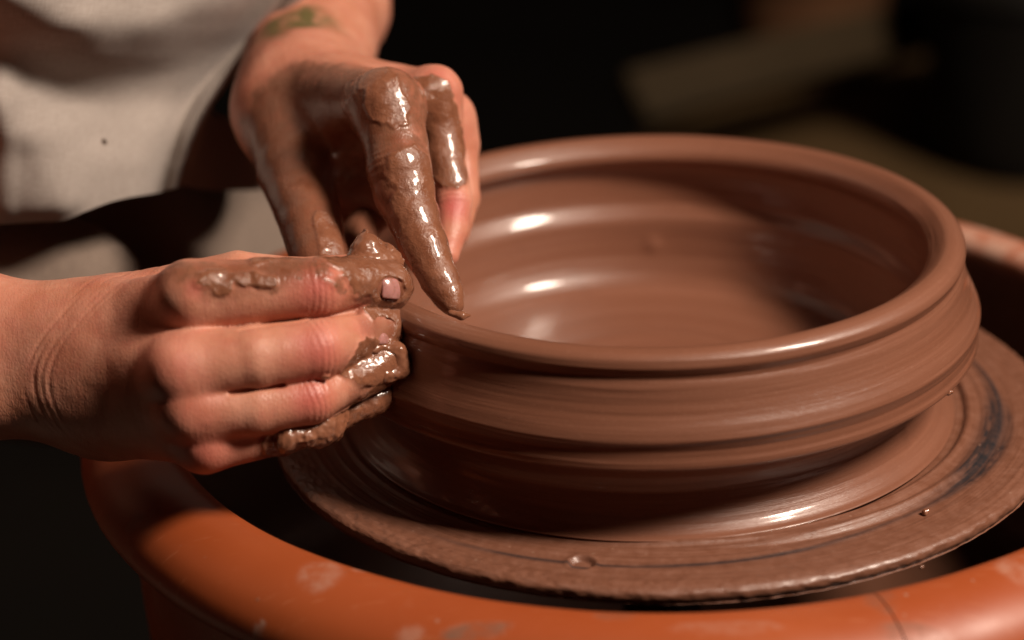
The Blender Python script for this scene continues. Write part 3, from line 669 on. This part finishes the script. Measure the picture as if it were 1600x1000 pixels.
# ------------------------------------------------------------------ shirt: draped sheet closed round the trunk
SH = [[(-0.50725, 0.19313, 0.2682), (-0.35892, 0.067016, 0.28111), (-0.29036, 0.031327, 0.28397), (-0.25879, 0.022951, 0.28418), (-0.24201, 0.018444, 0.2843), (-0.23012, 0.015226, 0.28439), (-0.21179, 0.033687, 0.28131), (-0.19254, 0.052137, 0.2782), (-0.17238, 0.070576, 0.27507), (-0.15129, 0.089005, 0.27191), (-0.12929, 0.10734, 0.26874), (-0.10636, 0.12562, 0.26555), (-0.10091, 0.13415, 0.26422), (-0.094284, 0.14876, 0.26201), (-0.088485, 0.14579, 0.26225), (-0.085731, 0.15836, 0.26044), (-0.089445, 0.19431, 0.25562), (-0.10878, 0.26121, 0.247), (-0.16068, 0.36441, 0.23438)],
 [(-0.52374, 0.19349, 0.18726), (-0.37442, 0.078923, 0.20728), (-0.29959, 0.031024, 0.21526), (-0.26706, 0.022704, 0.21605), (-0.24982, 0.01846, 0.21643), (-0.23761, 0.015495, 0.2167), (-0.22146, 0.031543, 0.21276), (-0.20456, 0.04725, 0.20887), (-0.18689, 0.06246, 0.20506), (-0.16852, 0.077404, 0.20129), (-0.14947, 0.09223, 0.19752), (-0.12966, 0.10554, 0.19406), (-0.12432, 0.11351, 0.19218), (-0.11797, 0.12768, 0.18895), (-0.11205, 0.12481, 0.18938), (-0.10956, 0.137, 0.18669), (-0.11412, 0.17188, 0.17934), (-0.13512, 0.23681, 0.16604), (-0.18972, 0.33698, 0.14622)],
 [(-0.5248, 0.18191, 0.15901), (-0.37799, 0.076342, 0.18024), (-0.30055, 0.021565, 0.19122), (-0.26739, 0.010839, 0.19281), (-0.25046, 0.0079151, 0.193), (-0.23857, 0.0064997, 0.19298), (-0.22502, 0.026395, 0.1877), (-0.2102, 0.043524, 0.18305), (-0.1941, 0.05667, 0.17934), (-0.17706, 0.066661, 0.17637), (-0.15953, 0.075826, 0.17359), (-0.1416, 0.084805, 0.17084), (-0.13637, 0.091858, 0.16896), (-0.13025, 0.10539, 0.16546), (-0.12436, 0.10253, 0.16598), (-0.12206, 0.11459, 0.16296), (-0.12705, 0.14909, 0.15469), (-0.14872, 0.21329, 0.13968), (-0.20419, 0.31234, 0.11721)],
 [(-0.52541, 0.17566, 0.14358), (-0.379, 0.072118, 0.166), (-0.30244, 0.021327, 0.17685), (-0.26828, 0.00733, 0.17943), (-0.2511, 0.0034305, 0.17991), (-0.23895, 0.00084213, 0.18021), (-0.22596, 0.017625, 0.17543), (-0.21224, 0.033883, 0.17076), (-0.19733, 0.046398, 0.16703), (-0.18159, 0.056282, 0.16396), (-0.1654, 0.065559, 0.16104), (-0.14907, 0.076996, 0.15755), (-0.14396, 0.084726, 0.15538), (-0.13833, 0.10255, 0.15055), (-0.13264, 0.10279, 0.15031), (-0.1305, 0.11576, 0.14687), (-0.13578, 0.15005, 0.13809), (-0.15809, 0.21386, 0.12215), (-0.21464, 0.31231, 0.098257)],
 [(-0.53121, 0.18211, 0.12767), (-0.38388, 0.080241, 0.15102), (-0.3083, 0.036415, 0.16068), (-0.27322, 0.021575, 0.16365), (-0.25471, 0.013407, 0.16531), (-0.24143, 0.0063802, 0.16682), (-0.22763, 0.012562, 0.16469), (-0.21476, 0.025154, 0.16083), (-0.20132, 0.036976, 0.15717), (-0.18736, 0.048089, 0.15368), (-0.17296, 0.058754, 0.1503), (-0.15901, 0.077049, 0.14484), (-0.15436, 0.08877, 0.14147), (-0.1489, 0.10708, 0.13628), (-0.14319, 0.10778, 0.13591), (-0.14123, 0.12162, 0.13205), (-0.14689, 0.15573, 0.12286), (-0.17001, 0.21922, 0.10615), (-0.22798, 0.31718, 0.081084)],
 [(-0.53965, 0.19551, 0.11248), (-0.39068, 0.094956, 0.13651), (-0.31483, 0.054888, 0.14557), (-0.27803, 0.036291, 0.14973), (-0.2591, 0.02782, 0.15155), (-0.24543, 0.020212, 0.15329), (-0.23095, 0.017562, 0.15359), (-0.21775, 0.021568, 0.15203), (-0.20558, 0.03255, 0.14851), (-0.19295, 0.042883, 0.14516), (-0.18085, 0.059611, 0.14), (-0.16846, 0.07848, 0.13422), (-0.16396, 0.090711, 0.13059), (-0.15869, 0.1096, 0.12502), (-0.15295, 0.11018, 0.12468), (-0.15092, 0.12216, 0.12119), (-0.15691, 0.15613, 0.11167), (-0.1807, 0.21937, 0.094357), (-0.23977, 0.31693, 0.068347)],
 [(-0.54451, 0.20094, 0.099142), (-0.39477, 0.1017, 0.12388), (-0.31859, 0.063283, 0.13288), (-0.28049, 0.04126, 0.13821), (-0.26119, 0.031957, 0.14036), (-0.2482, 0.028041, 0.14111), (-0.2363, 0.031686, 0.13966), (-0.22392, 0.033331, 0.13878), (-0.21193, 0.037523, 0.13715), (-0.2009, 0.048587, 0.13352), (-0.19002, 0.062906, 0.12892), (-0.17906, 0.079883, 0.12353), (-0.17458, 0.091446, 0.11996), (-0.16901, 0.10617, 0.11541), (-0.16292, 0.10362, 0.11597), (-0.16103, 0.11557, 0.11236), (-0.16737, 0.1494, 0.10252), (-0.19178, 0.21238, 0.084588), (-0.25177, 0.30953, 0.057633)],
 [(-0.54474, 0.19618, 0.088575), (-0.39531, 0.098262, 0.11402), (-0.31963, 0.061945, 0.12281), (-0.28101, 0.038317, 0.12887), (-0.26124, 0.027099, 0.1317), (-0.24877, 0.025526, 0.13179), (-0.23987, 0.0366, 0.1281), (-0.23007, 0.044423, 0.12537), (-0.21957, 0.049424, 0.1235), (-0.20943, 0.057317, 0.12074), (-0.19939, 0.067243, 0.11736), (-0.18915, 0.0776, 0.11384), (-0.18434, 0.085778, 0.11117), (-0.17883, 0.099705, 0.1067), (-0.17274, 0.097152, 0.10729), (-0.17082, 0.10771, 0.10398), (-0.17751, 0.1414, 0.093801), (-0.20251, 0.20412, 0.075256), (-0.26335, 0.30088, 0.047355)],
 [(-0.54302, 0.18722, 0.079299), (-0.39409, 0.089822, 0.10569), (-0.31936, 0.05599, 0.11413), (-0.2822, 0.038037, 0.11868), (-0.26195, 0.02511, 0.12217), (-0.24817, 0.01764, 0.12412), (-0.24078, 0.030028, 0.11992), (-0.23301, 0.041933, 0.11587), (-0.22439, 0.050674, 0.1128), (-0.2153, 0.057877, 0.11021), (-0.20609, 0.06534, 0.10753), (-0.19673, 0.072911, 0.10481), (-0.19177, 0.079552, 0.10252), (-0.18603, 0.090646, 0.098792), (-0.17966, 0.085885, 0.10011), (-0.17786, 0.096473, 0.096668), (-0.1848, 0.13002, 0.08616), (-0.2102, 0.19248, 0.066995), (-0.27153, 0.28884, 0.038137)],
 [(-0.54386, 0.18315, 0.067071), (-0.39479, 0.086213, 0.094554), (-0.32034, 0.053803, 0.10295), (-0.28412, 0.040025, 0.10638), (-0.26408, 0.028584, 0.10954), (-0.2497, 0.018889, 0.11231), (-0.24143, 0.023, 0.11068), (-0.2337, 0.030243, 0.10802), (-0.22621, 0.039648, 0.10465), (-0.2186, 0.049421, 0.10115), (-0.21013, 0.055268, 0.098933), (-0.20153, 0.061115, 0.096711), (-0.19659, 0.067262, 0.094507), (-0.19098, 0.078304, 0.090652), (-0.18477, 0.074679, 0.09166), (-0.18317, 0.085992, 0.087843), (-0.18419, 0.11718, 0.084596), (-0.18678, 0.16048, 0.071469), (-0.21783, 0.26372, 0.046077)],
 [(-0.54488, 0.17944, 0.054699), (-0.39562, 0.082965, 0.083268), (-0.32154, 0.052334, 0.091479), (-0.28648, 0.04365, 0.093354), (-0.26626, 0.032187, 0.096668), (-0.2518, 0.022689, 0.099489), (-0.24352, 0.024485, 0.0986), (-0.23537, 0.027131, 0.097422), (-0.22785, 0.033397, 0.095012), (-0.22026, 0.039951, 0.0925), (-0.2125, 0.046256, 0.090069), (-0.20457, 0.052262, 0.087736), (-0.19991, 0.059852, 0.08496), (-0.19461, 0.072527, 0.080404), (-0.18843, 0.069134, 0.081379), (-0.18688, 0.080393, 0.077434), (-0.18433, 0.1114, 0.073752), (-0.16544, 0.15423, 0.059528), (-0.1944, 0.25697, 0.032926)],
 [(-0.54747, 0.17152, 0.026108), (-0.39762, 0.077538, 0.060603), (-0.32351, 0.04912, 0.071188), (-0.28859, 0.042331, 0.073808), (-0.26879, 0.033593, 0.077047), (-0.25435, 0.025053, 0.080186), (-0.24586, 0.025421, 0.080321), (-0.23746, 0.026312, 0.080268), (-0.22926, 0.028441, 0.080039), (-0.22173, 0.035791, 0.080556), (-0.21398, 0.042554, 0.081323), (-0.20621, 0.049118, 0.080754), (-0.20155, 0.057187, 0.07881), (-0.19624, 0.070404, 0.075506), (-0.19, 0.067637, 0.077967), (-0.18844, 0.07922, 0.074791), (-0.18306, 0.10735, 0.06428), (-0.16438, 0.15001, 0.049648), (-0.19324, 0.25233, 0.022074)],
 [(-0.54923, 0.17166, 0.017682), (-0.399, 0.077955, 0.052838), (-0.32493, 0.050562, 0.063277), (-0.2899, 0.043956, 0.065886), (-0.27077, 0.03844, 0.068011), (-0.25628, 0.030152, 0.071127), (-0.24801, 0.030671, 0.071198), (-0.23975, 0.031259, 0.071244), (-0.2315, 0.031993, 0.071237), (-0.22326, 0.034272, 0.073468), (-0.21563, 0.040145, 0.074413), (-0.20805, 0.046265, 0.074207), (-0.20343, 0.054462, 0.072153), (-0.19827, 0.068379, 0.068303), (-0.19212, 0.06627, 0.07056), (-0.19063, 0.07817, 0.067178), (-0.18253, 0.10565, 0.055133), (-0.16402, 0.14816, 0.040135), (-0.19286, 0.25012, 0.011705)]]
def bic(G, nu, nv):
    G = np.array(G, float)
    A = np.stack([crom(G[i], nu) for i in range(G.shape[0])])
    return np.stack([crom(A[:, j], nv) for j in range(A.shape[1])], 1)
A = bic(SH, 26, 26)
nn = A.shape[:2]
d1 = np.r_[[0], np.cumsum(np.linalg.norm(np.diff(A[nn[0] // 2], axis=0), axis=1))]; d2 = np.r_[[0], np.cumsum(np.linalg.norm(np.diff(A[:, nn[1] // 2], axis=0), axis=1))]
wv = np.stack([np.repeat(d1[None], nn[0], 0), np.repeat(d2[:, None], nn[1], 1), np.zeros(nn)], -1).reshape(-1, 3)
Vs = A.reshape(-1, 3); Vs = Vs + (fbm(Vs, 30, 3, 70) * .0011)[:, None] * -FW
i, j = np.meshgrid(np.arange(nn[0] - 1), np.arange(nn[1] - 1), indexing='ij'); q0 = (i * nn[1] + j).ravel()
Fs = np.stack([q0, q0 + nn[1], q0 + nn[1] + 1, q0 + 1], 1)
sp = np.array((-0.21599, 0.048045, 0.096769)); spot = sstep(.0016, .0009, np.linalg.norm(Vs - sp, axis=1))
shirt = mesh('shirt', Vs - base, Fs, M_shirt, person, attrs={'weave': wv, 'spot': spot})
so = shirt.modifiers.new('thickness', 'SOLIDIFY'); so.thickness = .0016; so.offset = 0

LEGS = [((-0.3463, 0.064131, 0.027037), (-0.24428, 0.071756, 0.019379), .036, .034), ((-0.35522, 0.1382, -0.0031946), (-0.24842, 0.17392, -0.021439), .06, .06), ((-0.24842, 0.17392, -0.021439), (-0.13686, 0.31389, -0.075568), .06, .05), ((-.5, .04, -.12), (-.38, -.25, -.2), .075, .06), ((-0.13686, 0.31389, -0.075568), (-0.13686, 0.33389, -0.40557), .05, .04)]
# trousers: two thighs under the shirt hem
def lap(Pt, coarse=False):
    d = smin(cone(Pt, *LEGS[0]), cone(Pt, *LEGS[1]), .03)
    
    for l_ in LEGS[2:]: d = smin(d, cone(Pt, *l_), .025)
    if not coarse: d = d + fbm(Pt * np.array([.6, 1, 1.4]), 22, 3, 80) * .006
    return d
V, F = surface_nets(lap, (-.62, -.34, -.5), (.0, .45, .12), .006, block=4, slack=.012)
mesh('trousers', V - base, F, M_trousers, person, attrs={'weave': V[:, [0, 2, 1]], 'spot': np.zeros(len(V))})

# ------------------------------------------------------------------ loose clay
def gob(name, capsules, k, amp, seed, vox, label):
    def f(Pt, coarse=False):
        d = None
        for a, b, ra, rb in capsules:
            c = cone(Pt, a, b, ra, rb); d = c if d is None else smin(d, c, k)
        if not coarse: d = d - amp * fbm(Pt, 190, 3, seed) - amp * .45 * (1 - 2 * np.abs(fbm(Pt, 420, 2, seed + 5)))
        return d
    A_ = np.array([c[0] for c in capsules] + [c[1] for c in capsules]); rm = max(max(c[2], c[3]) for c in capsules) + .004
    V, F = surface_nets(f, A_.min(0) - rm, A_.max(0) + rm, vox, slack=.002)
    c0 = np.array(capsules[0][0]); o = mesh(name, V - c0, F, M_slip); o.location = c0
    return tag(o, label, 'clay')
gob('clay_lump', [((-0.10893, -0.064535, 0.087377), (-0.10752, -0.060579, 0.091613), .0060, .0046), ((-0.10752, -0.060579, 0.091613), (-0.10811, -0.057702, 0.095865), .0044, .0006), ((-0.10354, -0.064949, 0.086393), (-0.10087, -0.060781, 0.088559), .0050, .0034), ((-0.10972, -0.062663, 0.086667), (-0.098311, -0.061289, 0.084778), .0038, .0034)], .003, .0009, 5, .0005,
    'peaked lump of wet clay standing on the front hand between both hands')
gob('clay_lump', [((-0.1354, -0.10829, 0.040192), (-0.12478, -0.10162, 0.040564), .0050, .0058), ((-0.12478, -0.10162, 0.040564), (-0.11956, -0.094698, 0.041546), .0058, .0045), ((-0.12707, -0.10263, 0.038177), (-0.12068, -0.0984, 0.037911), .0036, .0032)], .003, .0011, 15, .0005,
    'glossy smear of wet clay hanging under the little finger of the front hand')
gob('clay_lump', [((-0.10643, -0.088043, 0.063778), (-0.098199, -0.084015, 0.06175), .0018, .0020), ((-0.10244, -0.088353, 0.054029), (-0.097012, -0.08433, 0.053275), .0030, .0028), ((-0.097399, -0.083716, 0.059883), (-0.096305, -0.083902, 0.05429), .0028, .0028)], .003, .0010, 25, .0005,
    'wet clay heaped on the ring fingertip pressed against the bowl')
gob('clay_ridge', [((-0.079067, -0.061844, 0.065434), (-0.074977, -0.062798, 0.064458), .0010, .0014), ((-0.074977, -0.062798, 0.064458), (-0.072255, -0.061358, 0.064012), .0014, .0004)], .001, .0003, 31, .0003,
    'thin ridge of slip pushed up where the pointing fingertip meets the bowl rim')
for (p0, r0, lab) in [((0.09873, -0.07149, 0.0325), 0.0011, 'tiny crumb of clay stuck on the lower ridge of the bowl at the right'), ((0.078513, -0.14107, 0.0003), 0.0006, 'pale speck of clay on the right front edge of the wheel disc'), ((-0.14352, -0.16334, 0.008), 0.0006, 'pale speck of clay on the left front of the orange pan rim'), ((0.086267, -0.10261, 0.001), 0.0012, 'dry flake of clay on the dark streak of the wheel disc')]:
    gob('clay_crumb', [(p0, tuple(np.array(p0) + np.array((r0 * .8, 0, r0 * .3))), r0, r0 * .6)], .001, r0 * .5, int(r0 * 1e6) % 97, r0 / 5, lab)

# ------------------------------------------------------------------ things far behind, out of focus
M_wood = mat_plain('old_brown_wood', (.075, .045, .019), (.115, .07, .032), 6, .6)
M_wood2 = mat_plain('dusty_wood', (.030, .020, .009), (.046, .030, .015), 6, .6)
M_terra = mat_plain('terracotta', (.10, .045, .022), (.14, .065, .03), 9, .7)
M_black = mat_plain('black_rubber', (.006, .005, .004), (.012, .010, .008), 9, .6)
def prism(name, poly, z0, z1, mat, parent=None, at=(0, 0, 0)):
    n = len(poly); V = [(p[0], p[1], z0) for p in poly] + [(p[0], p[1], z1) for p in poly]
    F = [tuple(range(n))[::-1], tuple(range(n, 2 * n))] + [(i, (i + 1) % n, n + (i + 1) % n, n + i) for i in range(n)]
    return mesh(name, V, F, mat, parent, smooth=False)
tb = empty('low_table', (.8, 1.4, FZ)); tag(tb, 'low brown wooden table out of focus behind the bowl at the right', 'table')
poly = [(0.050081, 0.91856, -0.3), (0.43324, 0.85954, -0.3), (0.64287, 1.6834, -0.3), (0.21935, 1.3944, -0.3), (0.062606, 1.2095, -0.3)]
prism('tabletop', poly, -.33, -.3, M_wood, tb).location = (-.8, -1.4, -FZ)
for p_ in (poly[0], poly[1], poly[2], poly[4]):
    c_ = (np.array(p_) - np.mean(np.array(poly), 0)) * .88 + np.mean(np.array(poly), 0)
    box('leg', (c_[0] - .025, c_[1] - .025, FZ + .002), (c_[0] + .025, c_[1] + .025, -.331), M_wood, tb).location = (-.8, -1.4, -FZ)
a_, b_ = np.array((0.17813, 1.1031, -0.2)), np.array((0.40057, 1.2585, -0.2))
pl = box('wooden_plank', (-.30, -.022, -.012), (.34, .022, .012), M_wood2, bev=.003); m_ = (a_ + b_) / 2
pl.location = m_; pl.rotation_euler = (R(50), 0, math.atan2(b_[1] - a_[1], b_[0] - a_[0]))
tag(pl, 'dull wooden plank lying aslant, blurred, behind the low table', 'plank')
V, F, _ = lathe(crom([(1, 0), (60, 0), (75, 90), (80, 100), (80, 115), (70, 115), (66, 100), (52, 10), (1, 10)], 5) * mm, 48)
o = mesh('clay_jar', V.reshape(-1, 3), F, M_terra); o.location = (*(0.23767, 1.4073, -0.3)[:2], -.299); tag(o, 'blurred terracotta jar at the far left corner of the low table', 'jar')
V, F, _ = lathe(crom([(1, 0), (70, 0), (92, 150), (96, 155), (96, 162), (88, 162), (66, 10), (1, 10)], 5) * mm, 48)
o = mesh('black_bucket', V.reshape(-1, 3), F, M_black); o.location = (*(0.38848, 1.1178, -0.3)[:2], -.299); tag(o, 'blurred black bucket on the low table at the right edge', 'bucket')
